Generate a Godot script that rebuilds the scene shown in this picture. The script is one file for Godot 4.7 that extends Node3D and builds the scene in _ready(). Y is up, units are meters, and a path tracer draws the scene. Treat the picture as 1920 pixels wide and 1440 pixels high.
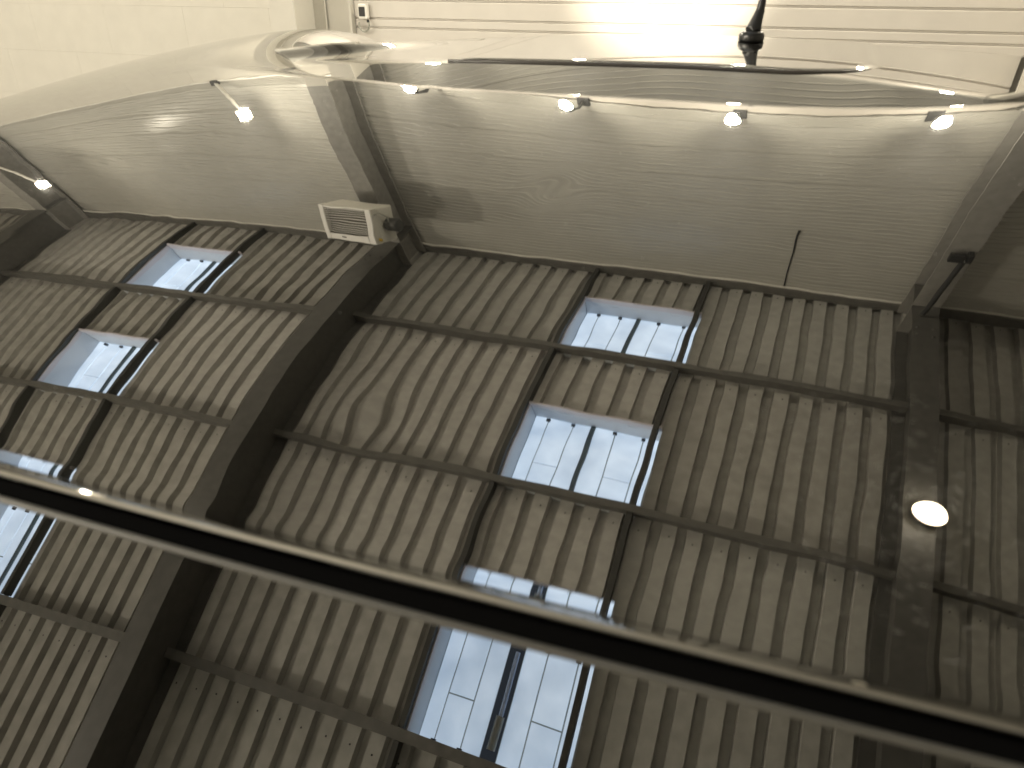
extends Node3D
# A glossy black roof of a parked car in a warehouse bay: nearly all of the picture is what the paint mirrors.
# Plan coordinates: x to the right along the far wall, w away from the viewer (w = -z), y measured from the eye (EYE above the floor).

const EYE := 1.8
const WALL := 5.435            # far wall
const CEIL0 := 4.2002           # ceiling underside at w = 0, above the eye
const CEILS := -0.0031        # its fall with w
const PLINTH := 1.54           # top of the painted masonry, above the eye
const PUR := 3.7103             # one purlin line, the others every PDZ
const PDZ := 1.8745
const RIB := 0.18645
const RIB0 := -0.566
const RAFT := [-13.3, -8.53, -3.6, 1.2, 5.95]

# painted roof: height above the eye as a polynomial in x and v = w - 0.2667
const RC := [-0.199984, -0.02739, 0.273981, -0.143752, 0.024389, -0.392422, -0.110112, 0.339645, 0.106369, 0.452566, -0.040896, 0.264584, 0.010574, -0.092221, -0.262854]
const GC := [-0.206058, -0.033461, 0.296291, -0.116863, -0.049685, -0.041595]
const EX := [[0, 0], [1, 0], [0, 1], [2, 0], [1, 1], [0, 2], [3, 0], [2, 1], [1, 2], [0, 3], [4, 0], [3, 1], [2, 2], [1, 3], [0, 4]]
# fold line across the roof (x, w), then the brow of the rise behind it
const FOLD := [[-1.3, 0.90], [-0.85, 0.86], [-0.583, 0.797], [-0.487, 0.784], [-0.399, 0.773], [-0.263, 0.774], [-0.045, 0.778], [0.047, 0.788], [0.092, 0.798], [0.138, 0.815], [0.175, 0.83], [0.4, 0.90], [0.9, 0.95]]
const BROW := [[-1.3, 1.0], [-0.7, 0.97], [-0.435, 0.931], [-0.322, 0.916], [-0.194, 0.912], [-0.074, 0.916], [0.012, 0.908], [0.075, 0.88], [0.136, 0.857], [0.165, 0.87], [0.21, 0.92], [0.4, 1.0], [0.9, 1.05]]

var M := {}
var wob := FastNoiseLite.new()
var wob2 := FastNoiseLite.new()
var used := {}


func _ready() -> void:
	camera_and_light()
	materials()
	shell()
	far_wall()
	ceiling()
	frames()
	furniture()
	lamps()
	car()
	dust_and_glare()


func camera_and_light() -> void:
	var cam := Camera3D.new()
	cam.name = "camera"
	add_child(cam)
	cam.transform = Transform3D(Basis(Vector3(0.9348, -0.0024, -0.3553), Vector3(-0.1696, 0.8756, -0.4522), Vector3(0.3122, 0.483, 0.8181)).orthonormalized(), Vector3(0, EYE, 0))
	cam.near = 0.02
	cam.far = 60.0
	var lens := CameraAttributesPhysical.new()
	lens.frustum_focal_length = 24.03
	lens.exposure_aperture = 8.5
	lens.frustum_focus_distance = 4.0
	lens.frustum_near = 0.02
	lens.frustum_far = 60.0
	cam.attributes = lens
	cam.fov = 53.07
	cam.current = true
	var env := Environment.new()
	env.background_mode = Environment.BG_COLOR
	env.background_color = Color(0, 0, 0)
	env.tonemap_mode = Environment.TONE_MAPPER_LINEAR
	env.tonemap_exposure = 1.0
	env.sdfgi_enabled = true
	env.ssao_enabled = true
	env.ssil_enabled = true
	var we := WorldEnvironment.new()
	we.name = "environment"
	we.environment = env
	add_child(we)


# ------------------------------------------------------------------ helpers
func mat(r: float, g: float, b: float, rough := 0.6, metal := 0.0) -> StandardMaterial3D:
	var m := StandardMaterial3D.new()
	m.albedo_color = Color(r, g, b).linear_to_srgb()
	m.roughness = rough
	m.metallic = metal
	return m


func noise_tex(freq: float, lo: Color, hi: Color, sd: int, size := 512) -> NoiseTexture2D:
	var n := FastNoiseLite.new()
	n.seed = sd
	n.frequency = freq
	n.fractal_octaves = 5
	var t := NoiseTexture2D.new()
	t.noise = n
	t.width = size
	t.height = size
	t.seamless = true
	var g := Gradient.new()
	g.colors = PackedColorArray([lo, hi])
	t.color_ramp = g
	return t


func mottled(m: StandardMaterial3D, amount: float, scale: float, sd: int) -> StandardMaterial3D:
	m.albedo_texture = noise_tex(0.012, Color(1 - amount, 1 - amount, 1 - amount), Color(1, 1, 1), sd)
	m.uv1_triplanar = true
	m.uv1_world_triplanar = true
	m.uv1_scale = Vector3(scale, scale, scale)
	return m


func materials() -> void:
	M.paint = mat(0.29, 0.286, 0.278, 0.012, 1.0)
	M.paint.clearcoat_enabled = true
	M.paint.clearcoat = 0.02
	M.paint.clearcoat_roughness = 0.3
	M.glass = mat(0.19, 0.188, 0.182, 0.0, 1.0)
	M.glass.clearcoat_enabled = true
	M.glass.clearcoat = 1.0
	M.glass.clearcoat_roughness = 0.0
	M.rubber = mat(0.006, 0.006, 0.006, 0.9)
	M.rubber.metallic_specular = 0.1
	M.trim = mat(0.075, 0.071, 0.062, 0.55)
	M.shade_line = mat(0.045, 0.04, 0.035, 0.3)
	M.plastic = mat(0.012, 0.012, 0.012, 0.35)
	M.plaster = mottled(mat(0.58, 0.555, 0.495, 0.75), 0.03, 0.7, 3)
	M.panel = mottled(mat(0.48, 0.47, 0.43, 0.28), 0.04, 0.5, 5)
	M.door = mottled(mat(0.57, 0.535, 0.485, 0.35), 0.03, 0.6, 7)
	M.steel = mottled(mat(0.115, 0.112, 0.103, 0.5), 0.15, 1.3, 9)
	M.column = mottled(mat(0.30, 0.29, 0.27, 0.5), 0.12, 1.3, 10)  # rafter steel made lighter, painting in the lit look of the column
	M.purlin = mottled(mat(0.15, 0.145, 0.132, 0.5), 0.15, 1.3, 11)
	M.trimmer = mat(0.05, 0.05, 0.045, 0.6)
	M.sheet = mottled(mat(0.51, 0.50, 0.465, 0.55), 0.12, 0.9, 13)
	M.sheets = [M.sheet, mottled(mat(0.47, 0.455, 0.42, 0.55), 0.14, 0.8, 41), mottled(mat(0.545, 0.53, 0.495, 0.55), 0.12, 1.1, 43)]
	M.floor = mottled(mat(0.55, 0.545, 0.53, 0.5), 0.2, 0.4, 15)
	M.upstand = mat(0.62, 0.66, 0.70, 0.5)
	M.frame = mat(0.62, 0.58, 0.60, 0.5)
	M.casing = mat(0.62, 0.60, 0.53, 0.4)
	M.front = mat(0.78, 0.76, 0.72, 0.4)
	M.louvre = mat(0.25, 0.24, 0.21, 0.4)
	M.dark = mat(0.02, 0.02, 0.02, 0.6)
	M.motor = mat(0.06, 0.06, 0.055, 0.5)
	M.white = mat(0.8, 0.78, 0.72, 0.4)
	M.cable = mat(0.03, 0.03, 0.03, 0.6)
	M.grey = mat(0.3, 0.3, 0.26, 0.5)
	M.yellow = mat(0.5, 0.33, 0.03, 0.5)
	M.bluetube = mat(0.45, 0.55, 0.75, 0.3)
	M.greenbar = mat(0.03, 0.05, 0.04, 0.5)
	M.pane = mat(0.7, 0.75, 0.8, 0.5)
	M.pane.emission_enabled = true
	M.pane.emission = Color(0.83, 0.91, 1.0)
	M.pane.emission_energy_multiplier = 2.5
	M.pane.emission_texture = noise_tex(0.006, Color(0.8, 0.83, 0.86), Color(1, 1, 1), 31)
	M.pane.emission_operator = BaseMaterial3D.EMISSION_OP_MULTIPLY
	M.pane.uv1_triplanar = true
	M.pane.uv1_world_triplanar = true
	M.pane.uv1_scale = Vector3(0.9, 0.9, 0.9)
	M.bulb = mat(0.9, 0.88, 0.8, 0.5)
	M.bulb.emission_enabled = true
	M.bulb.emission = Color(1.0, 0.93, 0.78)
	M.bulb.emission_energy_multiplier = 14.0
	M.dust_and_glare = mat(0.4, 0.39, 0.37, 0.6)
	M.tyre = mat(0.02, 0.02, 0.02, 0.9)
	M.rim = mat(0.4, 0.4, 0.4, 0.3, 1.0)


func at(x: float, y: float, w: float) -> Vector3:
	return Vector3(x, y + EYE, -w)


func numbered(called: String) -> String:
	if not used.has(called):
		used[called] = 0
		return called
	used[called] += 1
	return "%s_%03d" % [called, used[called]]


func thing(called: String, label: String, category: String, where := Vector3.ZERO, group := "") -> Node3D:
	var o := Node3D.new()
	o.name = numbered(called)
	add_child(o)
	o.position = where
	o.set_meta("label", label)
	o.set_meta("category", category)
	if group != "":
		o.set_meta("group", group)
	return o


func structure(called: String) -> Node3D:
	var o := Node3D.new()
	o.name = called
	o.set_meta("kind", "structure")
	add_child(o)
	return o


func put(mesh: Mesh, called: String, material: Material, parent: Node3D, where := Vector3.ZERO, turn := Basis()) -> MeshInstance3D:
	var o := MeshInstance3D.new()
	o.mesh = mesh
	o.name = called
	o.material_override = material
	o.transform = Transform3D(turn, where)
	parent.add_child(o, true)
	return o


func cut_box(size: Vector3, c := 0.0) -> Mesh:
	# a box with chamfered edges
	if c <= 0.0:
		var b := BoxMesh.new()
		b.size = size
		return b
	var st := SurfaceTool.new()
	st.begin(Mesh.PRIMITIVE_TRIANGLES)
	st.set_smooth_group(-1)
	var h := size / 2.0
	var ax := [Vector3.RIGHT, Vector3.UP, Vector3.BACK]
	for i in 3:
		var u: Vector3 = ax[(i + 1) % 3]
		var v: Vector3 = ax[(i + 2) % 3]
		var n: Vector3 = ax[i]
		for s in [-1.0, 1.0]:
			var hn: float = h[i]
			var hu: float = h[(i + 1) % 3] - c
			var hv: float = h[(i + 2) % 3] - c
			var o: Vector3 = n * hn * s
			quad(st, o - u * hu - v * hv, o + u * hu - v * hv, o + u * hu + v * hv, o - u * hu + v * hv, n * s)
		for s in [-1.0, 1.0]:
			for t in [-1.0, 1.0]:
				# edge along n between faces u*s and v*t
				var hn2: float = h[i] - c
				var hu2: float = h[(i + 1) % 3]
				var hv2: float = h[(i + 2) % 3]
				var a: Vector3 = u * s * hu2 + v * t * (hv2 - c)
				var b2: Vector3 = u * s * (hu2 - c) + v * t * hv2
				quad(st, a - n * hn2, a + n * hn2, b2 + n * hn2, b2 - n * hn2, (u * s + v * t).normalized())
	return st.commit()


func quad(st: SurfaceTool, a: Vector3, b: Vector3, c: Vector3, d: Vector3, n: Vector3) -> void:
	var flip := (b - a).cross(c - a).dot(n) > 0.0
	var vs := [a, c, b, a, d, c] if flip else [a, b, c, a, c, d]
	for p in vs:
		st.set_normal(n)
		st.add_vertex(p)


func box(called: String, material: Material, parent: Node3D, x0: float, x1: float, y0: float, y1: float, w0: float, w1: float, c := 0.0) -> MeshInstance3D:
	return put(cut_box(Vector3(x1 - x0, y1 - y0, w1 - w0), c), called, material, parent, at((x0 + x1) / 2, (y0 + y1) / 2, (w0 + w1) / 2) - parent.position)


func lathe(profile: Array, segs := 24) -> ArrayMesh:
	# profile: [radius, height] pairs, spun about y
	var st := SurfaceTool.new()
	st.begin(Mesh.PRIMITIVE_TRIANGLES)
	for i in profile.size():
		var p: Array = profile[i]
		var q0: Array = profile[maxi(i - 1, 0)]
		var q1: Array = profile[mini(i + 1, profile.size() - 1)]
		var dn := Vector2(q1[1] - q0[1], q0[0] - q1[0]).normalized()
		for k in segs + 1:
			var a := TAU * k / segs
			st.set_normal(Vector3(cos(a) * dn.x, dn.y, sin(a) * dn.x).normalized())
			st.add_vertex(Vector3(cos(a) * p[0], p[1], sin(a) * p[0]))
	for i in profile.size() - 1:
		for k in segs:
			var a := i * (segs + 1) + k
			var b := a + segs + 1
			for id in [a, a + 1, b, a + 1, b + 1, b]:
				st.add_index(id)
	return st.commit()


func tube(points: Array, radii: Array, segs := 10) -> ArrayMesh:
	var st := SurfaceTool.new()
	st.begin(Mesh.PRIMITIVE_TRIANGLES)
	for i in points.size():
		var p: Vector3 = points[i]
		var dir: Vector3 = (points[mini(i + 1, points.size() - 1)] - points[maxi(i - 1, 0)]).normalized()
		var side := dir.cross(Vector3.UP if absf(dir.y) < 0.9 else Vector3.RIGHT).normalized()
		var other := side.cross(dir)
		for k in segs + 1:
			var a := TAU * k / segs
			var n := side * cos(a) + other * sin(a)
			st.set_normal(n)
			st.add_vertex(p + n * float(radii[i]))
	for i in points.size() - 1:
		for k in segs:
			var a := i * (segs + 1) + k
			var b := a + segs + 1
			for id in [a, a + 1, b, a + 1, b + 1, b]:
				st.add_index(id)
	var last := (points.size() - 1) * (segs + 1)
	for k in range(1, segs - 1):
		for id in [0, k + 1, k, last, last + k, last + k + 1]:
			st.add_index(id)
	return st.commit()


func profile_x(pts: Array, x0: float, x1: float) -> ArrayMesh:
	# pts: [y, z] pairs, front face towards +z
	var st := SurfaceTool.new()
	st.begin(Mesh.PRIMITIVE_TRIANGLES)
	for i in pts.size() - 1:
		var a := Vector3(0, pts[i][0], pts[i][1])
		var b := Vector3(0, pts[i + 1][0], pts[i + 1][1])
		var d := b - a
		var n := Vector3(0, -d.z, d.y).normalized()
		quad(st, a + Vector3(x0, 0, 0), a + Vector3(x1, 0, 0), b + Vector3(x1, 0, 0), b + Vector3(x0, 0, 0), n)
	return st.commit()


func ceil_y(w: float) -> float:
	return CEIL0 + CEILS * w


# ------------------------------------------------------------------ the hall
func shell() -> void:
	var fl := structure("floor")
	box("slab", M.floor, fl, -13.5, 6.2, -EYE - 0.2, -EYE, -6.3, WALL + 0.3)
	var l := structure("wall_left")
	box("masonry", M.plaster, l, -13.55, -13.35, -EYE, CEIL0 + 0.4, -6.3, WALL + 0.3)
	var r := structure("wall_right")
	box("masonry", M.panel, r, 6.0, 6.2, -EYE, CEIL0 + 0.4, -6.3, WALL + 0.3)
	var b := structure("wall_back")
	box("masonry", M.plaster, b, -13.35, 6.0, -EYE, CEIL0 + 0.6, -6.3, -6.1)


func far_wall() -> void:
	var wl := structure("wall_far")
	box("backing", M.panel, wl, -13.35, 6.0, -EYE, CEIL0 + 0.3, WALL + 0.06, WALL + 0.3)
	# ribbed cladding above the plinth, one strip for each course in each bay
	var step := 0.369
	for bay in 4:
		var x0: float = RAFT[bay] + 0.01
		var x1: float = RAFT[bay + 1] - 0.01
		var top := ceil_y(WALL)
		var y := PLINTH - 0.229
		var first := true
		while y < top - 0.05:
			var y1: float = minf(y + step, top + 0.1)
			var pts := []
			var lo := PLINTH if first else y
			var hgt := y1 - lo
			var k := 7
			pts.append([lo, 0.0])
			pts.append([lo + 0.006, 0.012])
			for i in k:
				var a: float = lo + 0.006 + (hgt - 0.02) * i / k
				var b: float = lo + 0.006 + (hgt - 0.02) * (i + 1) / k
				pts.append([a + 0.001, 0.012])
				pts.append([b - 0.014, 0.012])
				pts.append([b - 0.011, 0.018])
				pts.append([b - 0.007, 0.019])
				pts.append([b - 0.003, 0.013])
				pts.append([b, 0.012])
			pts.append([y1 - 0.012, 0.013])
			pts.append([y1 - 0.008, 0.018])
			pts.append([y1 - 0.003, 0.018])
			pts.append([y1, 0.0])
			put(profile_x(pts, x0, x1), "cladding_strip", M.panel, wl, Vector3(0, EYE, -WALL))
			y = y1
			first = false
	# painted block masonry below, left of the middle column
	for bay in [0, 1]:
		var x0: float = RAFT[bay] + 0.01
		var x1: float = RAFT[bay + 1] - 0.01
		if bay == 0:
			box("plinth", M.plaster, wl, x0, x1, -EYE, PLINTH - 0.01, WALL - 0.05, WALL + 0.06)
			continue
		var rows := 9
		var rh := (PLINTH + EYE) / rows
		for r in rows:
			var cols := 6
			var cw := (x1 - x0) / cols
			for c in cols + (r % 2):
				var a: float = maxf(x0, x0 + cw * (c - 0.5 * (r % 2)))
				var b: float = minf(x1, x0 + cw * (c + 1 - 0.5 * (r % 2)))
				box("block", M.plaster, wl, a + 0.0002, b - 0.0002, -EYE + rh * r + 0.0002, -EYE + rh * (r + 1) - 0.0002, WALL - 0.05, WALL + 0.05, 0.0005)
	box("ledge", M.white, wl, -13.3, -3.8, PLINTH - 0.012, PLINTH + 0.012, WALL - 0.06, WALL - 0.002, 0.004)
	# sectional doors right of the middle column
	for bay in [2, 3]:
		var x0: float = RAFT[bay] + 0.3
		var x1: float = RAFT[bay + 1] - 0.12
		var d := thing("sectional_door", ["cream sectional door with horizontal grooves beside the masonry wall", "cream sectional door beyond the right steel column"][bay - 2], "door", at((x0 + x1) / 2, -EYE, WALL))
		var ys := [-EYE + 0.01]
		for k in range(-3, 4):
			for o in [-0.43, -0.37, -0.25]:
				var yy: float = o + 0.48 * k
				if yy > -EYE + 0.1 and yy < PLINTH - 0.06:
					ys.append(yy)
		ys.append(PLINTH - 0.01)
		for i in ys.size() - 1:
			var a: float = ys[i]
			var b: float = ys[i + 1]
			var pts := [[a + 0.002, -0.012], [a + 0.008, 0.0], [b - 0.011, 0.0], [b - 0.003, -0.012], [b + 0.002, -0.012]]
			put(profile_x(pts, x0, x1), "door_section", M.door, d, at(0, 0, WALL) - d.position)
		box("jamb", M.plaster, d, x0 - 0.294, x0 - 0.004, -EYE + 0.004, PLINTH, WALL - 0.05, WALL + 0.05, 0.006)
		box("head", M.panel, d, x0 - 0.195, x1, PLINTH + 0.001, PLINTH + 0.012, WALL - 0.03, WALL + 0.05)


func trough_sheet(x0: float, x1: float, w0: float, w1: float) -> ArrayMesh:
	# profiled steel deck seen from below: flat pans with raised, darker troughs between
	var pts := []
	var k := int(floor((x0 - RIB0) / RIB)) - 1
	var half := 0.033
	var slope := 0.007
	var rise := 0.07
	var xs := []
	while RIB0 + k * RIB < x1 + RIB:
		var c := RIB0 + k * RIB
		xs.append([c - half - slope, 0.0])
		xs.append([c - half, rise])
		xs.append([c + half, rise])
		xs.append([c + half + slope, 0.0])
		k += 1
	var prev := Vector2(x0, 0.0)
	for i in xs.size() - 1:
		var a := Vector2(xs[i][0], xs[i][1])
		var b := Vector2(xs[i + 1][0], xs[i + 1][1])
		if b.x <= x0 or a.x >= x1:
			continue
		if a.x < x0:
			a = a.lerp(b, (x0 - a.x) / (b.x - a.x))
		if b.x > x1:
			b = a.lerp(b, (x1 - a.x) / (b.x - a.x))
		pts.append([a, b])
	var st := SurfaceTool.new()
	st.begin(Mesh.PRIMITIVE_TRIANGLES)
	for s in pts:
		var a: Vector2 = s[0]
		var b: Vector2 = s[1]
		var y0 := ceil_y(w0)
		var y1 := ceil_y(w1)
		var d := b - a
		var n := Vector3(d.y, -d.x, 0).normalized()
		quad(st, at(a.x, y0 + a.y, w0), at(b.x, y0 + b.y, w0), at(b.x, y1 + b.y, w1), at(a.x, y1 + a.y, w1), n)
	return st.commit()


func ceiling() -> void:
	var c := structure("ceiling")
	box("roof_slab", M.dark, c, -13.55, 6.2, CEIL0 + 0.62, CEIL0 + 0.7, -6.3, WALL + 0.3)
	var lines := [WALL]
	var p := PUR
	while p > -6.1:
		lines.append(p)
		p -= PDZ
	lines.append(-6.1)
	var trims := {1: [-6.6165, -5.5565], 2: [-1.6165, -0.5565]}
	for bay in 4:
		var x0: float = RAFT[bay]
		var x1: float = RAFT[bay + 1]
		for i in lines.size() - 1:
			var w1: float = lines[i]
			var w0: float = lines[i + 1]
			var y: float = ceil_y(w0)
			# purlin under the sheet at the near end of the row
			var yp := ceil_y(w0)
			box("purlin", M.purlin, c, x0 + 0.012, x1 - 0.012, yp - 0.11, yp - 0.004, w0 - 0.008, w0 + 0.008)
			box("purlin", M.purlin, c, x0 + 0.012, x1 - 0.012, yp - 0.118, yp - 0.11, w0 - 0.008, w0 + 0.062)
			if not trims.has(bay):
				put(trough_sheet(x0, x1, w0, w1), "roof_sheet", M.sheets[(bay * 7 + i * 3 + int(absf(w0) * 10.0)) % 3], c)
				continue
			var a: float = trims[bay][0]
			var b: float = trims[bay][1]
			put(trough_sheet(x0, a, w0, w1), "roof_sheet", M.sheets[(bay * 7 + i * 3 + int(absf(w0) * 10.0)) % 3], c)
			put(trough_sheet(b + 0.045, x1, w0, w1), "roof_sheet", M.sheets[(bay * 5 + i * 2 + 1 + int(absf(w0) * 10.0)) % 3], c)
			for t in [a, b]:
				box("trimmer", M.trimmer, c, t - 0.02, t + 0.02, y - 0.1, y - 0.003, w0 + 0.064, w1 - 0.012)
			if w1 - w0 < 1.3:
				put(trough_sheet(a, b + 0.045, w0, w1), "roof_sheet", M.sheets[(bay * 7 + i * 3 + int(absf(w0) * 10.0)) % 3], c)
				continue
			var s1 := w0 + (0.81 if w0 < 0.5 else 1.03)
			put(trough_sheet(a, b + 0.045, s1, w1), "roof_sheet", M.sheets[(bay * 7 + i * 3 + int(absf(w0) * 10.0)) % 3], c)
			skylight(c, a + 0.02, b + 0.043, w0 + 0.01, s1, absf(w0 - (PUR - 2 * PDZ)) < 0.1 and bay == 2)
	# screw heads along the purlins
	var sm := SphereMesh.new()
	sm.radius = 0.007
	sm.height = 0.008
	sm.radial_segments = 6
	sm.rings = 3
	var mm := MultiMesh.new()
	mm.transform_format = MultiMesh.TRANSFORM_3D
	mm.mesh = sm
	var where := []
	var rng := RandomNumberGenerator.new()
	rng.seed = 5
	for w in lines:
		for k in range(-50, 36):
			var x := RIB0 + (k + 0.5) * RIB
			if x > -9.0 and x < 5.8:
				where.append(at(x + rng.randf_range(-0.012, 0.012), ceil_y(w) - 0.001, float(w) - 0.13 + rng.randf_range(-0.01, 0.01)))
	mm.instance_count = where.size()
	for k in where.size():
		mm.set_instance_transform(k, Transform3D(Basis(), where[k]))
	var sc := MultiMeshInstance3D.new()
	sc.name = "screw_heads"
	sc.multimesh = mm
	sc.material_override = M.dark
	sc.set_meta("kind", "stuff")
	c.add_child(sc)
	# rail where the deck meets the cladding
	box("eaves_rail", M.purlin, c, -13.3, 5.95, ceil_y(WALL) - 0.13, ceil_y(WALL) - 0.004, WALL - 0.07, WALL - 0.02, 0.006)
	box("eaves_rail", M.white, c, -13.3, 5.95, ceil_y(WALL) - 0.15, ceil_y(WALL) - 0.132, WALL - 0.05, WALL - 0.02, 0.004)


func skylight(c: Node3D, x0: float, x1: float, w0: float, w1: float, open_leaf: bool) -> void:
	var s := Node3D.new()
	s.name = "skylight"
	c.add_child(s, true)
	var y := ceil_y((w0 + w1) / 2)
	s.position = at((x0 + x1) / 2, y, (w0 + w1) / 2)
	var top := y + 0.26
	# lining of the opening and its inner frame
	box("upstand", M.upstand, s, x0 - 0.015, x0 - 0.002, y, top + 0.02, w0, w1)
	box("upstand", M.upstand, s, x1 + 0.002, x1 + 0.015, y, top + 0.02, w0, w1)
	box("upstand", M.upstand, s, x0, x1, y, top + 0.02, w1 + 0.002, w1 + 0.015)
	box("upstand", M.upstand, s, x0, x1, y, top + 0.02, w0 - 0.015, w0 - 0.002)
	box("frame", M.frame, s, x0, x1, y - 0.07, y + 0.012, w1 - 0.015, w1 + 0.012, 0.004)
	box("frame", M.frame, s, x0 - 0.001, x0 + 0.012, y - 0.045, y + 0.012, w0, w1 - 0.016, 0.003)
	# glazing: two leaves of three strips, each with a cross joint
	var mid := (x0 + x1 - 0.063) / 2
	var gap := 0.055 if open_leaf else 0.014
	for leaf in 2:
		var a: float = x0 if leaf == 0 else mid + gap
		var b: float = mid - gap if leaf == 0 else x1
		var cuts := [0.0, 0.26, 0.68, 1.0] if leaf == 0 else [0.0, 0.32, 0.74, 1.0]
		for k in 3:
			var p0: float = lerpf(a, b, cuts[k]) + 0.006
			var p1: float = lerpf(a, b, cuts[k + 1]) - 0.006
			if k == 1:
				var wm := lerpf(w0, w1, 0.42)
				box("pane", M.pane, s, p0, p1, top, top + 0.01, w0, wm - 0.005)
				box("pane", M.pane, s, p0, p1, top, top + 0.01, wm + 0.005, w1)
			else:
				box("pane", M.pane, s, p0, p1, top, top + 0.01, w0, w1)
		for k in [1, 2]:
			var xc: float = lerpf(a, b, cuts[k])
			box("clip", M.cable, s, xc - 0.016, xc + 0.016, top - 0.03, top - 0.002, w1 - 0.05, w1 - 0.02)
			box("clip", M.cable, s, xc - 0.016, xc + 0.016, top - 0.03, top - 0.002, w0 + 0.02, w0 + 0.05)
	box("glazing_backing", M.grey, s, x0, x1, top + 0.011, top + 0.016, w0, w1)
	if open_leaf:
		box("gap_cover", M.rubber, s, mid - gap, mid + gap, top - 0.002, top + 0.004, w0, w1)
		put(tube([at(mid + 0.018, top - 0.04, w0 + 0.3) - s.position, at(mid + 0.018, top - 0.04, w1 - 0.1) - s.position], [0.017, 0.017]), "opener_rod", M.bluetube, s)
		put(tube([at(mid + 0.015, top - 0.05, w0 + 0.1) - s.position, at(mid + 0.018, top - 0.045, w0 + 0.3) - s.position], [0.03, 0.03]), "opener_motor", M.grey, s)
	else:
		box("ridge_bar", M.greenbar, s, mid - gap - 0.004, mid + gap + 0.004, top - 0.025, top - 0.002, w0, w1)
	var li := AreaLight3D.new()
	li.name = "daylight"
	li.area_size = Vector2(x1 - x0 - 0.04, w1 - w0 - 0.04)
	li.light_color = Color(0.82, 0.90, 1.0)
	li.light_energy = 0.03
	li.area_range = 30.0
	li.shadow_enabled = true
	s.add_child(li)
	li.position = Vector3(0, 0.23, 0)
	li.rotation = Vector3(-PI / 2, 0, 0)


func frames() -> void:
	for i in RAFT.size():
		var x: float = RAFT[i]
		if i == 0 or i == 4:
			continue
		var f := thing("portal_frame", ["grey steel portal frame beside the arm lamp at the far left", "grey steel portal frame carrying the fan heater", "grey steel portal frame with a black clamp on its column"][i - 1], "steel frame", at(x, -EYE, WALL - 0.2))
		var yw := ceil_y(WALL)
		# rafter: web and two flanges, following the fall of the deck
		for part in [["web", 0.012, -0.474, -0.02], ["flange", 0.2, -0.49, -0.474], ["flange", 0.2, -0.02, -0.004]]:
			var st := SurfaceTool.new()
			st.begin(Mesh.PRIMITIVE_TRIANGLES)
			var hw: float = part[1] / 2.0
			var a0 := -6.1
			var a1 := WALL - 0.46
			var o := f.position
			var c := []
			for w in [a0, a1]:
				for yy in [part[2], part[3]]:
					for sx in [-hw, hw]:
						c.append(at(x + sx, ceil_y(w) + float(yy), w) - o)
			quad(st, c[0], c[1], c[5], c[4], Vector3.DOWN)
			quad(st, c[2], c[3], c[7], c[6], Vector3.UP)
			quad(st, c[0], c[2], c[6], c[4], Vector3.LEFT)
			quad(st, c[1], c[3], c[7], c[5], Vector3.RIGHT)
			quad(st, c[0], c[1], c[3], c[2], Vector3.BACK)
			put(st.commit(), "rafter_" + String(part[0]), M.steel, f)
		# column, painted like the wall as far up as the masonry goes
		for z in [[-EYE, PLINTH, M.plaster], [PLINTH + 0.001, yw - 0.004, M.column]]:
			box("column_flange", z[2], f, x - 0.1, x + 0.1, z[0], z[1], WALL - 0.46, WALL - 0.444)
			box("column_web", z[2], f, x - 0.006, x + 0.006, z[0], z[1], WALL - 0.443, WALL - 0.085)
			box("column_flange", z[2], f, x - 0.1, x + 0.1, z[0], z[1], WALL - 0.084, WALL - 0.066)
		box("stiffener", M.steel, f, x - 0.098, x + 0.098, yw - 0.5, yw - 0.485, WALL - 0.44, WALL - 0.09)
		# bolts at the knee
		for k in 4:
			put(lathe([[0.0, -0.012], [0.014, -0.01], [0.014, 0.0]], 6), "bolt", M.steel, f, at(x + (0.06 if k % 2 else -0.06), ceil_y(4.7) - 0.49, 4.6 - 0.12 * (k / 2)) - f.position)


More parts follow.
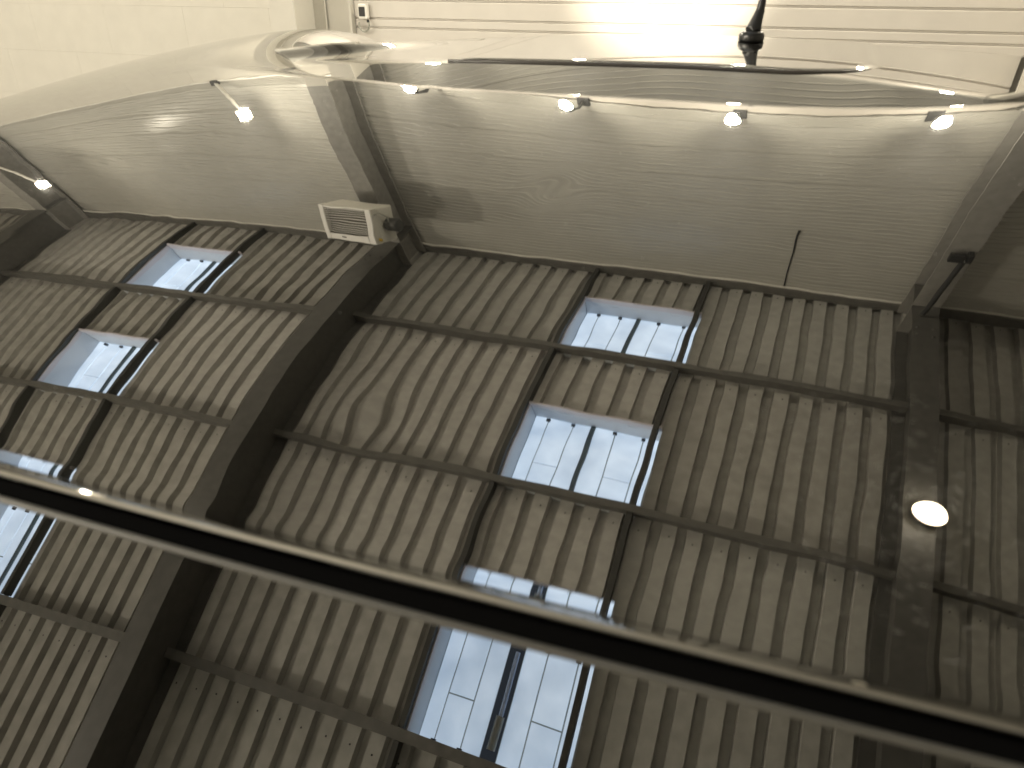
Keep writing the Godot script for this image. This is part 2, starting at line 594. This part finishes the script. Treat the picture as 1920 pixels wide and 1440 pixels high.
func furniture() -> void:
	# fan heater hung from the middle column
	var h := thing("fan_heater", "cream box fan heater with a slatted grille hung on the steel column", "heater", at(-3.52, 2.82, 4.64))
	var x0 := -3.77
	var x1 := -3.27
	var y0 := 2.82
	var y1 := 3.26
	box("casing", M.casing, h, x0, x1, y0, y1, 4.56, 4.84, 0.012)
	box("casing_side", M.casing, h, x0, x0 + 0.012, y0, y1, 4.47, 4.559)
	box("casing_side", M.casing, h, x1 - 0.012, x1, y0, y1, 4.47, 4.559)
	box("casing_side", M.casing, h, x0 + 0.013, x1 - 0.013, y0, y0 + 0.012, 4.47, 4.559)
	box("casing_side", M.casing, h, x0 + 0.013, x1 - 0.013, y1 - 0.012, y1, 4.47, 4.559)
	for b in [[x0, x0 + 0.045, y0, y1], [x1 - 0.055, x1, y0, y1], [x0 + 0.046, x1 - 0.056, y0, y0 + 0.02], [x0 + 0.046, x1 - 0.056, y1 - 0.085, y1]]:
		box("front_frame", M.front, h, b[0], b[1], b[2], b[3], 4.45, 4.469, 0.004)
	box("heat_exchanger", M.louvre, h, x0 + 0.02, x1 - 0.02, y0 + 0.02, y1 - 0.02, 4.55, 4.558)
	for k in 11:
		var yy := y0 + 0.033 + k * 0.0292
		put(cut_box(Vector3(x1 - x0 - 0.104, 0.004, 0.024)), "slat", M.front, h, at((x0 + x1) / 2 - 0.005, yy, 4.455) - h.position, Basis(Vector3.RIGHT, 0.6))
	box("badge", M.cable, h, -3.6, -3.56, y1 - 0.05, y1 - 0.035, 4.446, 4.449)
	put(lathe([[0.0, 0.0], [0.07, 0.0], [0.09, 0.02], [0.09, 0.11], [0.07, 0.13], [0.0, 0.13]]), "fan_housing", M.motor, h, at(-3.268, 3.04, 4.7) - h.position, Basis(Vector3.FORWARD, PI / 2))
	box("valve", M.yellow, h, -3.269, -3.245, 3.19, 3.22, 4.5, 4.53, 0.004)
	put(tube([at(-3.27, 2.9, 4.5) - h.position, at(-3.24, 2.86, 4.52) - h.position, at(-3.2, 2.92, 4.6) - h.position, at(-3.22, 3.1, 4.65) - h.position], [0.012, 0.012, 0.012, 0.012]), "hose", M.grey, h)
	box("bracket", M.steel, h, -3.68, -3.58, 2.9, 3.15, 4.841, 4.93)
	# hung with its face turned down into the hall
	h.rotation.x = deg_to_rad(22)
	h.position += Vector3(0, 0.06, 0)
	# clamp on the right column, with a strap hanging from the rafter
	var k := thing("beam_clamp", "black two-jaw clamp fixed to the right steel column near the roof", "clamp", at(1.2, 2.9, 4.88))
	box("jaw", M.dark, k, 1.12, 1.22, 2.86, 2.96, 4.87, 4.914, 0.005)
	box("jaw", M.dark, k, 1.235, 1.27, 2.85, 2.95, 4.86, 4.96, 0.005)
	put(tube([at(1.22, 2.96, 4.89) - k.position, at(1.2, 3.3, 4.86) - k.position, at(1.17, 3.66, 4.8) - k.position], [0.022, 0.022, 0.022]), "strap", M.cable, k)
	# cable down the cladding
	var c := thing("wall_cable", "thin dark cable dropping down the ribbed cladding from the eaves", "cable", at(0.11, 3.13, WALL - 0.02))
	put(tube([Vector3(0, 0, 0), Vector3(0.002, 0.4, 0), Vector3(-0.002, 0.7, 0), Vector3(0, 1.0, 0)], [0.009, 0.006, 0.006, 0.006], 8), "lead", M.cable, c)
	put(cut_box(Vector3(0.022, 0.03, 0.02), 0.003), "plug", M.cable, c, Vector3(0, -0.01, 0))
	# control unit with its cable loop by the door
	var u := thing("door_control", "small white control box with a dark face and looped cable beside the door", "control box", at(-3.2, -0.325, WALL - 0.035))
	put(cut_box(Vector3(0.075, 0.1, 0.035), 0.006), "box", M.white, u, Vector3(-0.005, 0, 0))
	put(cut_box(Vector3(0.048, 0.062, 0.006), 0.002), "face", M.cable, u, Vector3(-0.008, 0.0, 0.021))
	var loop := []
	var rad := []
	for i in 15:
		var a := -0.25 + i * (PI + 0.5) / 14.0
		loop.append(Vector3(-0.002 + 0.042 * cos(a), -0.082 - 0.05 * sin(a), 0.012))
		rad.append(0.0065)
	put(tube(loop, rad, 8), "cable_loop", M.grey, u)
	put(cut_box(Vector3(0.016, 0.02, 0.016), 0.003), "gland", M.cable, u, Vector3(0.03, -0.062, 0.008))


func lamp_head(n: Node3D, where: Vector3, aim: Vector3, size: float, energy: float, angle: float, square := false) -> void:
	var z := -aim.normalized()
	var xx := Vector3.UP.cross(z)
	xx = xx.normalized() if xx.length() > 0.05 else Vector3.RIGHT
	var basis := Basis(xx, z.cross(xx), z)
	var spin := basis * Basis(Vector3.RIGHT, PI / 2)     # lathe axis y -> away from the aim
	if square:
		put(cut_box(Vector3(size * 2.1, size * 2.1, 0.03), 0.004), "housing", M.dark, n, where + basis.z * 0.016, basis)
		put(cut_box(Vector3(size * 1.9, size * 1.9, 0.004)), "lamp_panel", M.bulb, n, where - basis.z * 0.003, basis)
	else:
		round_head(n, where, spin, size)
	var li := SpotLight3D.new()
	li.name = "beam"
	li.light_color = Color(1.0, 0.96, 0.87)
	li.light_energy = energy
	li.light_size = size * 0.9
	li.spot_angle = angle
	li.spot_angle_attenuation = 1.0
	li.spot_range = 30.0
	li.spot_attenuation = 2.0
	li.shadow_enabled = true
	n.add_child(li)
	li.transform = Transform3D(basis, where + aim.normalized() * 0.02)
	if angle < 30.0:
		return
	var glow := OmniLight3D.new()
	glow.name = "glow"
	glow.light_color = Color(1.0, 0.96, 0.87)
	glow.light_energy = 0.8
	glow.light_size = 0.03
	glow.omni_range = 30.0
	glow.omni_attenuation = 2.0
	glow.shadow_enabled = true
	n.add_child(glow)
	glow.position = where + aim.normalized() * 0.1


func round_head(n: Node3D, where: Vector3, spin: Basis, size: float) -> void:
	put(lathe([[size, 0.0], [size * 1.06, 0.01], [size * 1.02, size * 0.5], [size * 0.6, size * 1.1], [0.0, size * 1.2]]), "shade", M.dark, n, where, spin)
	put(lathe([[0.0, 0.012], [size * 0.9, 0.012], [size * 0.95, 0.016]]), "lamp_disc", M.bulb, n, where, spin)


func lamps() -> void:
	var i := 0
	for x in [-2.76, -1.57, -0.485, 0.67]:
		var n := thing("wall_lamp", ["spot lamp on the door head next to the middle steel column", "spot lamp on the door head, second from the middle column", "spot lamp on the door head, third from the middle column", "spot lamp on the door head nearest the right steel column"][i], "lamp", at(x, 1.47, WALL - 0.03), "spot lamps on arms along the far wall")
		put(cut_box(Vector3(0.09, 0.12, 0.03), 0.005), "wall_plate", M.dark, n, Vector3(0, 0.07, 0))
		put(tube([Vector3(0, 0.07, 0.01), Vector3(0.03, 0.09, 0.25), Vector3(0.0, 0.08, 0.4)], [0.012, 0.012, 0.012]), "arm", M.dark, n)
		lamp_head(n, Vector3(0, 0.02, 0.42), Vector3(0.0, -0.75, 0.65), 0.05, 3.0, 80)
		i += 1
	# two lamps on longer white arms over the masonry
	for d in [[Vector3(-4.42, 1.885, 4.92), Vector3(-5.0, 1.565, WALL - 0.06), "spot lamp on a white arm rising from the masonry ledge"], [Vector3(-7.14, 2.73, 4.47), Vector3(-8.45, 2.35, 4.94), "spot lamp on a white arm fixed to the left steel column"]]:
		var e: Vector3 = at(d[0].x, d[0].y, d[0].z)
		var b: Vector3 = at(d[1].x, d[1].y, d[1].z)
		var n := thing("arm_lamp", d[2], "lamp", b, "spot lamps on arms along the far wall")
		put(cut_box(Vector3(0.08, 0.1, 0.05), 0.005), "foot", M.dark, n)
		put(tube([Vector3.ZERO, (e - b) * 0.5 + Vector3(0, 0.01, 0), e - b], [0.018, 0.018, 0.018]), "arm", M.white, n)
		lamp_head(n, e - b, Vector3(0.75, -0.5, 0.55), 0.062, 4.0, 80, true)
	# round pendant lamps: one beside the right frame, the others added unseen behind the viewer to brighten the hall
	var spots := [[1.236, 3.615, 2.29, 0.4], [-9.5, 1.9, -1.9, 15.0], [-6.4, 1.9, -1.7, 18.0], [-3.6, 1.9, -1.8, 13.0], [2.6, 1.9, -2.6, 0.5]]
	var names := ["large round pendant lamp hung beside the right steel frame", "added unseen pendant lamp brightening the far left bay behind the car", "added unseen pendant lamp brightening the left skylight bay behind the car", "added unseen pendant lamp brightening the middle skylight bay behind the car", "added unseen pendant lamp brightening the right bay behind the car"]
	for k in spots.size():
		var p: Array = spots[k]
		var n2 := thing("pendant_lamp", names[k], "lamp", at(p[0], p[1], p[2]), "round pendant lamps")
		put(tube([Vector3(0, 0.09, 0), Vector3(0, (0.095 if k == 0 else ceil_y(p[2]) - float(p[1]) - 0.01), 0)], [0.01, 0.01]), "hanger", M.cable, n2)
		put(lathe([[0.0, -0.06], [0.055, -0.055], [0.09, -0.035], [0.105, 0.0], [0.09, 0.025]]), "lamp_globe", M.bulb, n2)
		put(lathe([[0.095, 0.026], [0.1, 0.03], [0.06, 0.07], [0.02, 0.1], [0.0, 0.1]]), "cap", M.dark, n2)
		var li := OmniLight3D.new()
		li.name = "glow"
		li.light_color = Color(1.0, 0.96, 0.88)
		li.light_energy = p[3]
		li.light_size = 0.05
		li.omni_range = 30.0
		li.omni_attenuation = 2.0
		li.shadow_enabled = true
		n2.add_child(li)
		li.position = Vector3(0, -0.03, 0)
	# spot on the right rafter, its beam turned on to the door
	var hp := at(1.1, 3.5, -2.2)
	var n3 := thing("beam_spot", "black spot lamp on the right rafter turned towards the door", "lamp", hp)
	box("mount", M.dark, n3, 1.07, 1.13, 3.55, ceil_y(-2.2) - 0.492, -2.23, -2.17)
	lamp_head(n3, Vector3.ZERO, at(-0.98, 0.05, WALL) - hp, 0.06, 300.0, 5.0)


# ------------------------------------------------------------------ the car
func along(table: Array, x: float) -> float:
	# smooth (Catmull-Rom) interpolation of w over x
	var n := table.size()
	if x <= table[0][0]:
		return table[0][1]
	if x >= table[n - 1][0]:
		return table[n - 1][1]
	var i := 0
	while x > table[i + 1][0]:
		i += 1
	var x0: float = table[i][0]
	var x1: float = table[i + 1][0]
	var y0: float = table[i][1]
	var y1: float = table[i + 1][1]
	var m0: float = (y1 - y0) / (x1 - x0)
	var m1 := m0
	if i > 0:
		m0 = (y1 - float(table[i - 1][1])) / (x1 - float(table[i - 1][0]))
	if i < n - 2:
		m1 = (float(table[i + 2][1]) - y0) / (float(table[i + 2][0]) - x0)
	var h := x1 - x0
	var t := (x - x0) / h
	return (2 * t * t * t - 3 * t * t + 1) * y0 + (t * t * t - 2 * t * t + t) * h * m0 + (-2 * t * t * t + 3 * t * t) * y1 + (t * t * t - t * t) * h * m1


func poly(c: Array, x: float, w: float) -> float:
	var v := w - 0.2667
	var xp := [1.0, x, x * x, x * x * x, x * x * x * x]
	var vp := [1.0, v, v * v, v * v * v, v * v * v * v]
	var h := 0.0
	for i in c.size():
		h += c[i] * xp[EX[i][0]] * vp[EX[i][1]]
	return h


func crown(x: float, w: float) -> float:
	if x > 0.3:
		var a := poly(RC, 0.3, w)
		var s := (a - poly(RC, 0.29, w)) / 0.01
		return a + s * (x - 0.3) - 0.3 * (x - 0.3) * (x - 0.3)
	return poly(RC, x, w)


func smooth_max(a: float, b: float, k: float) -> float:
	var h := clampf(0.5 + 0.5 * (a - b) / k, 0.0, 1.0)
	return lerpf(b, a, h) + k * h * (1.0 - h)


func bell(x: float, w: float, cx: float, cw: float, rx: float, rw: float) -> float:
	var a := (x - cx) / rx
	var b := (w - cw) / rw
	return exp(-a * a - b * b)


func roof_y(x: float, w: float, fold: float, brow: float) -> float:
	var h := crown(x, w)
	# ripples of the pressed sheet
	h += 0.000016 * wob.get_noise_2d(x * 1000.0, w * 1000.0) + 0.00007 * wob2.get_noise_2d(x * 1000.0, w * 1000.0)
	# two small dents
	h -= 0.0004 * bell(x, w, -0.171, 0.536, 0.018, 0.030)
	h -= 0.00015 * bell(x, w, -0.180, 0.278, 0.018, 0.018)
	# the fold: beyond it the crown rolls over
	var u := w - fold
	var share := smoothstep(-0.86, -0.56, x)
	if u > 0.0:
		var r := 0.022
		var roll := 0.5 * 0.30 / r * u * u if u < r else 0.30 * (u - r * 0.5)
		h -= roll * share
	if w > fold - 0.02:
		# the rise behind the fold, up to a nearly level deck with a raised pad on it
		var side := x + 0.15
		var deck := -0.1025 + 0.02 * (w - 0.92) - 0.08 * side * side
		var ramp := deck + 0.15 * (w - brow)
		var rear := -smooth_max(-ramp, -deck, 0.0022)
		# pad: 3 mm step with a rounded edge, its right end round
		var fx := smoothstep(-0.46, -0.40, x)
		var dx := x + 0.045
		var q := Vector2(maxf(dx, 0.0), maxf(1.017 - w, 0.0)).length() - 0.097 if dx > 0.0 else (0.92 - w + (brow - 0.914) * smoothstep(-0.1, -0.2, x))
		rear += 0.0022 * smoothstep(0.004, -0.008, q) * fx
		# upturned lip at the far left end
		var s := clampf(((x + 0.80) * 0.30 + (w - 1.0) * 0.20) / 0.13, 0.0, 1.0)
		var dp := Vector2(x - lerpf(-0.80, -0.50, s), w - lerpf(1.0, 1.20, s)).length()
		rear += 0.016 * exp(-dp * dp / 0.0028) * smoothstep(1.0, 0.25, s)
		# far end rolls down
		if w > 1.2:
			rear -= 1.6 * (w - 1.2) * (w - 1.2)
		# left end dies away into the crown
		var e := maxf(0.0, -0.80 - x)
		rear -= 1.4 * e * e
		h = smooth_max(h, rear, 0.0008)
	# sides turn down
	var l := maxf(0.0, -1.0 - x)
	var rr := maxf(0.0, x - 0.62)
	h -= 4.0 * l * l + 4.0 * rr * rr
	return maxf(h, -0.7)


func glass_w(x: float) -> float:
	# where the pale trim of the glass meets the gap
	return 0.2021 + 0.055 * x + 0.12 * x * x - 0.0010 - 0.0009 * smoothstep(-0.35, -0.1, x)


func glass_y(x: float, w: float) -> float:
	var h := poly(GC, x, w) + 0.000006 * wob.get_noise_2d(x * 700.0 + 900.0, w * 700.0)
	var l := maxf(0.0, -1.0 - x)
	var rr := maxf(0.0, x - 0.62)
	return h - 4.0 * l * l - 4.0 * rr * rr


func seam_w(x: float) -> float:
	# rear edge of the gap (front edge of the painted roof)
	return 0.2118 + 0.05 * x + 0.11 * x * x - 0.0006 * smoothstep(-0.35, -0.1, x)


func grid_mesh(xs: Array, rows: Array, vert: Callable) -> ArrayMesh:
	# vert(x, row) -> [position, normal]
	var pos := PackedVector3Array()
	var nor := PackedVector3Array()
	var idx := PackedInt32Array()
	for r in rows:
		for x in xs:
			var v: Array = vert.call(x, r)
			pos.append(v[0])
			nor.append(v[1])
	var nx := xs.size()
	for j in rows.size() - 1:
		for i in nx - 1:
			var a := j * nx + i
			idx.append_array([a, a + nx, a + 1, a + 1, a + nx, a + nx + 1])
	var arr := []
	arr.resize(Mesh.ARRAY_MAX)
	arr[Mesh.ARRAY_VERTEX] = pos
	arr[Mesh.ARRAY_NORMAL] = nor
	arr[Mesh.ARRAY_INDEX] = idx
	var m := ArrayMesh.new()
	m.add_surface_from_arrays(Mesh.PRIMITIVE_TRIANGLES, arr)
	return m


func car() -> void:
	wob.seed = 21
	wob.noise_type = FastNoiseLite.TYPE_SIMPLEX_SMOOTH
	wob.frequency = 0.022
	wob.fractal_octaves = 2
	wob2.seed = 22
	wob2.noise_type = FastNoiseLite.TYPE_SIMPLEX_SMOOTH
	wob2.frequency = 0.006
	wob2.fractal_octaves = 1
	var o := at(-0.15, -EYE, 0.5)
	var c := thing("car", "glossy black car roof mirroring the corrugated ceiling and skylights", "car", o)
	var xs := []
	var x := -1.16
	while x < 0.78:
		xs.append(x)
		x += 0.0045 if x > -0.95 and x < 0.3 else 0.015
	# painted roof: rows are offsets from the front edge, negative = round of the edge
	var rows := []
	for k in 10:
		rows.append(-1.0 + k / 10.0)
	var w := 0.0
	while w < 1.15:
		rows.append(w)
		if w < 0.03:
			w += 0.002
		elif w < 0.54:
			w += 0.004
		elif w < 0.76:
			w += 0.0022
		else:
			w += 0.006
	var roof := grid_mesh(xs, rows, roof_vert.bind(o))
	put(roof, "roof_panel", M.paint, c)
	# glass panel in front of it
	var grows := []
	w = 0.5
	while w > 0.0:
		grows.append(w)
		w -= 0.006 if w < 0.2 else 0.02
	grows.append(0.0)
	for k in 6:
		grows.append(-(k + 1) / 6.0)
	put(grid_mesh(xs, grows, glass_vert.bind(o)), "glass_panel", M.glass, c)
	# black seal sunk in the gap, pale edge trim on the glass side
	var coarse := []
	x = -1.16
	while x < 0.78:
		coarse.append(x)
		x += 0.02
	put(grid_mesh(coarse, [0.0, 1.0], func(xx, r): return [at(xx, roof_y(xx, seam_w(xx) + 0.01, 0.8, 1.0) - 0.024 + lerpf(-0.009, 0.0, r), seam_w(xx) + lerpf(-0.022, 0.014, r)) - o, Vector3.UP]), "seal", M.rubber, c)
	var pts := []
	var rad := []
	for xx in coarse:
		var ww: float = glass_w(xx) - 0.002
		pts.append(at(xx, glass_y(xx, ww) - 0.0007, ww) - o)
		rad.append(0.0020)
	put(tube(pts, rad, 10), "edge_trim", M.trim, c)
	# dark line along the pad front, painting in the shade of its lip
	pts = []
	rad = []
	for k in 36:
		var px := 0.0
		var pw := 0.0
		if k < 26:
			px = lerpf(-0.437, -0.045, k / 25.0)
			pw = 0.912 + (along(BROW, px) - 0.914) * smoothstep(-0.1, -0.2, px)
		else:
			var an := (k - 25) / 10.0 * 1.15
			px = -0.045 + 0.0995 * sin(an)
			pw = 1.017 - 0.105 * cos(an)
		pts.append(at(px, roof_y(px, pw, along(FOLD, px), along(BROW, px)) + 0.0002, pw) - o)
		rad.append(0.0021 * smoothstep(36.0, 26.0, float(k)) + 0.0003)
	put(tube(pts, rad, 10), "pad_shade_line", M.shade_line, c)
	antenna(c, o)
	body(c, o)


func roof_vert(x: float, r: float, o: Vector3) -> Array:
	var e := seam_w(x)
	var w := e + maxf(r, 0.0)
	var f := along(FOLD, x)
	var b := along(BROW, x)
	var d := 0.0008
	var h := roof_y(x, w, f, b)
	var hx := (roof_y(x + d, w, along(FOLD, x + d), along(BROW, x + d)) - roof_y(x - d, w, along(FOLD, x - d), along(BROW, x - d))) / (2 * d)
	var hw := (roof_y(x, w + d, f, b) - roof_y(x, w - d, f, b)) / (2 * d)
	# ease the sheet down towards the edge, then turn it under on a small radius
	var ease := 0.012
	if r >= 0.0 and r < ease:
		var t := (ease - r) / ease
		h -= 0.0005 * t * t * t
		hw += 0.0005 * 3.0 * t * t / ease
	if r < 0.0:
		var rad := 0.0052
		var th := -r * 1.9
		var s0 := hw + 0.0005 * 3.0 / ease
		var base_angle := atan(s0)
		h -= 0.0005
		var ang := base_angle + th
		# circle tangent to the sheet at r = 0
		var cx := rad * sin(base_angle)
		var cy := -rad * cos(base_angle)
		return [at(x, h + cy + rad * cos(ang), w + cx - rad * sin(ang)) - o, Vector3(-hx * cos(th), cos(ang), sin(ang)).normalized()]
	return [at(x, h, w) - o, Vector3(-hx, 1.0, hw).normalized()]


func glass_vert(x: float, r: float, o: Vector3) -> Array:
	var e := glass_w(x) - 0.0036
	var w := e - maxf(r, 0.0)
	var d := 0.001
	var h := glass_y(x, w)
	var hx := (glass_y(x + d, w) - glass_y(x - d, w)) / (2 * d)
	var hw := (glass_y(x, w + d) - glass_y(x, w - d)) / (2 * d)
	if r < 0.0:
		var th := -r * PI / 2
		var rad := 0.002
		return [at(x, h - rad + rad * cos(th), w + rad * sin(th)) - o, Vector3(0, cos(th), -sin(th))]
	return [at(x, h, w) - o, Vector3(-hx, 1.0, hw).normalized()]


func antenna(c: Node3D, o: Vector3) -> void:
	var bx := -0.1005
	var bw := 1.165
	var y := roof_y(bx, bw, along(FOLD, bx), along(BROW, bx))
	var a := Node3D.new()
	a.name = "antenna"
	c.add_child(a, true)
	a.position = at(bx, y - 0.001, bw) - o
	a.scale = Vector3(0.8, 0.95, 0.8)
	put(lathe([[0.0, 0.0], [0.0195, 0.0], [0.021, 0.003], [0.0205, 0.009], [0.018, 0.0125], [0.0145, 0.0135], [0.0, 0.0136]], 32), "base", M.plastic, a, Vector3.ZERO, Basis.from_scale(Vector3(1, 1, 1.35)))
	var pts := []
	var rad := []
	for k in 9:
		var t := k / 8.0
		pts.append(Vector3(0.0015 + 0.0055 * t, 0.0134 + 0.024 * t, -0.012 * t))
		rad.append(lerpf(0.0135, 0.0074, pow(t, 0.75)))
	put(tube(pts, rad, 20), "socket", M.plastic, a)
	put(tube([Vector3(0.007, 0.0374, -0.012), Vector3(0.0085, 0.05, -0.016), Vector3(0.011, 0.064, -0.022), Vector3(0.0145, 0.08, -0.03), Vector3(0.016, 0.087, -0.034)], [0.0072, 0.0062, 0.0055, 0.0048, 0.0042], 16), "mast", M.plastic, a)
	put(lathe([[0.0078, 0.0], [0.0078, 0.0016]], 20), "collar", M.plastic, a, Vector3(0.007, 0.0372, -0.012))


func body(c: Node3D, o: Vector3) -> void:
	# flanks, nose and tail below the roof line
	var ring := []
	var xs := []
	var k := 0
	while k <= 24:
		xs.append(lerpf(-1.16, 0.765, k / 24.0))
		k += 1
	for x in xs:
		ring.append([x, -0.31])
	for j in range(1, 24):
		ring.append([0.765, lerpf(-0.31, 1.32, j / 24.0)])
	for i in range(xs.size() - 1, -1, -1):
		ring.append([xs[i], 1.32])
	for j in range(23, 0, -1):
		ring.append([-1.16, lerpf(-0.31, 1.32, j / 24.0)])
	var st := SurfaceTool.new()
	st.begin(Mesh.PRIMITIVE_TRIANGLES)
	for i in ring.size():
		var p: Array = ring[i]
		var q: Array = ring[(i + 1) % ring.size()]
		var tops := []
		for v in [p, q]:
			var y := roof_y(v[0], v[1], along(FOLD, v[0]), along(BROW, v[0])) if v[1] > seam_w(v[0]) else glass_y(v[0], v[1])
			tops.append(maxf(y, -0.7) - 0.03)
		var mid := Vector2((p[0] + q[0]) / 2 + 0.2, (p[1] + q[1]) / 2 - 0.6)
		var n := Vector3(q[1] - p[1], 0, q[0] - p[0]).normalized()
		if n.dot(Vector3(mid.x, 0, -mid.y)) < 0:
			n = -n
		quad(st, at(p[0], tops[0], p[1]) - o, at(q[0], tops[1], q[1]) - o, at(q[0], -1.45, q[1]) - o, at(p[0], -1.45, p[1]) - o, n)
	put(st.commit(), "body_side", M.paint, c)
	for s in [[-1.0, 0.0], [-1.0, 1.2], [0.6, 0.0], [0.6, 1.2]]:
		var wh := Node3D.new()
		wh.name = "wheel"
		c.add_child(wh, true)
		wh.position = at(s[0], -EYE + 0.33, s[1]) - o
		put(lathe([[0.2, -0.1], [0.31, -0.1], [0.33, -0.07], [0.33, 0.07], [0.31, 0.1], [0.2, 0.1]], 32), "tyre", M.tyre, wh, Vector3.ZERO, Basis(Vector3.FORWARD, PI / 2))
		put(lathe([[0.0, -0.08], [0.2, -0.09], [0.2, 0.09], [0.0, 0.08]], 24), "rim", M.rim, wh, Vector3.ZERO, Basis(Vector3.FORWARD, PI / 2))


func dust_and_glare() -> void:
	var rng := RandomNumberGenerator.new()
	rng.seed = 77
	var sph := SphereMesh.new()
	sph.radius = 0.5
	sph.height = 1.0
	sph.radial_segments = 6
	sph.rings = 3
	var mm := MultiMesh.new()
	mm.transform_format = MultiMesh.TRANSFORM_3D
	mm.mesh = sph
	var list := []
	for i in 900:
		var big := 1.0
		var x := rng.randf_range(-0.85, 0.28)
		var w := rng.randf_range(0.24, 1.25)
		if rng.randf() < 0.4:
			x = rng.randf_range(-0.6, 0.2)
			w = rng.randf_range(0.6, 0.78)
			big = 1.7  # larger specks here also imitate glints beside the mirrored lamps
		var y := roof_y(x, w, along(FOLD, x), along(BROW, x))
		var s := (0.00014 + 0.0006 * pow(rng.randf(), 4.0)) * big
		var b := Basis(Vector3.UP, rng.randf() * TAU) * Basis.from_scale(Vector3(s * rng.randf_range(0.8, 2.2), s * 0.5, s))
		list.append(Transform3D(b, at(x, y, w)))
	# fine polishing streaks, pale to paint in glare haze round the mirrored lamps
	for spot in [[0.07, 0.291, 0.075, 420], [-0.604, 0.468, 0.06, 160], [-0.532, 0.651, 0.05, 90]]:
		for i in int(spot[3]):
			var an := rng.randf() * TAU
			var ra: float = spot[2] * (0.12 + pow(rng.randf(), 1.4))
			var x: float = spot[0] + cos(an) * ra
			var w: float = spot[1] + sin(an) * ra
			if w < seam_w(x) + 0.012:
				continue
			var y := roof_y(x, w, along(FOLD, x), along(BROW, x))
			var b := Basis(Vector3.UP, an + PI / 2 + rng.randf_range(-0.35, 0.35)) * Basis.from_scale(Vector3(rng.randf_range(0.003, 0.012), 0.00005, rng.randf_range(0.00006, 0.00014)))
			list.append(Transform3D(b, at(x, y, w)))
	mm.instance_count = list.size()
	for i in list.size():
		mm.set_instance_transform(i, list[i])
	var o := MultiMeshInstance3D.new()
	o.name = "dust_and_glare"
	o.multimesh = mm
	o.material_override = M.dust_and_glare
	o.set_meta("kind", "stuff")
	o.set_meta("label", "pale dusty specks and painted lamp glare streaks on the black paint")
	o.set_meta("category", "dust_and_glare")
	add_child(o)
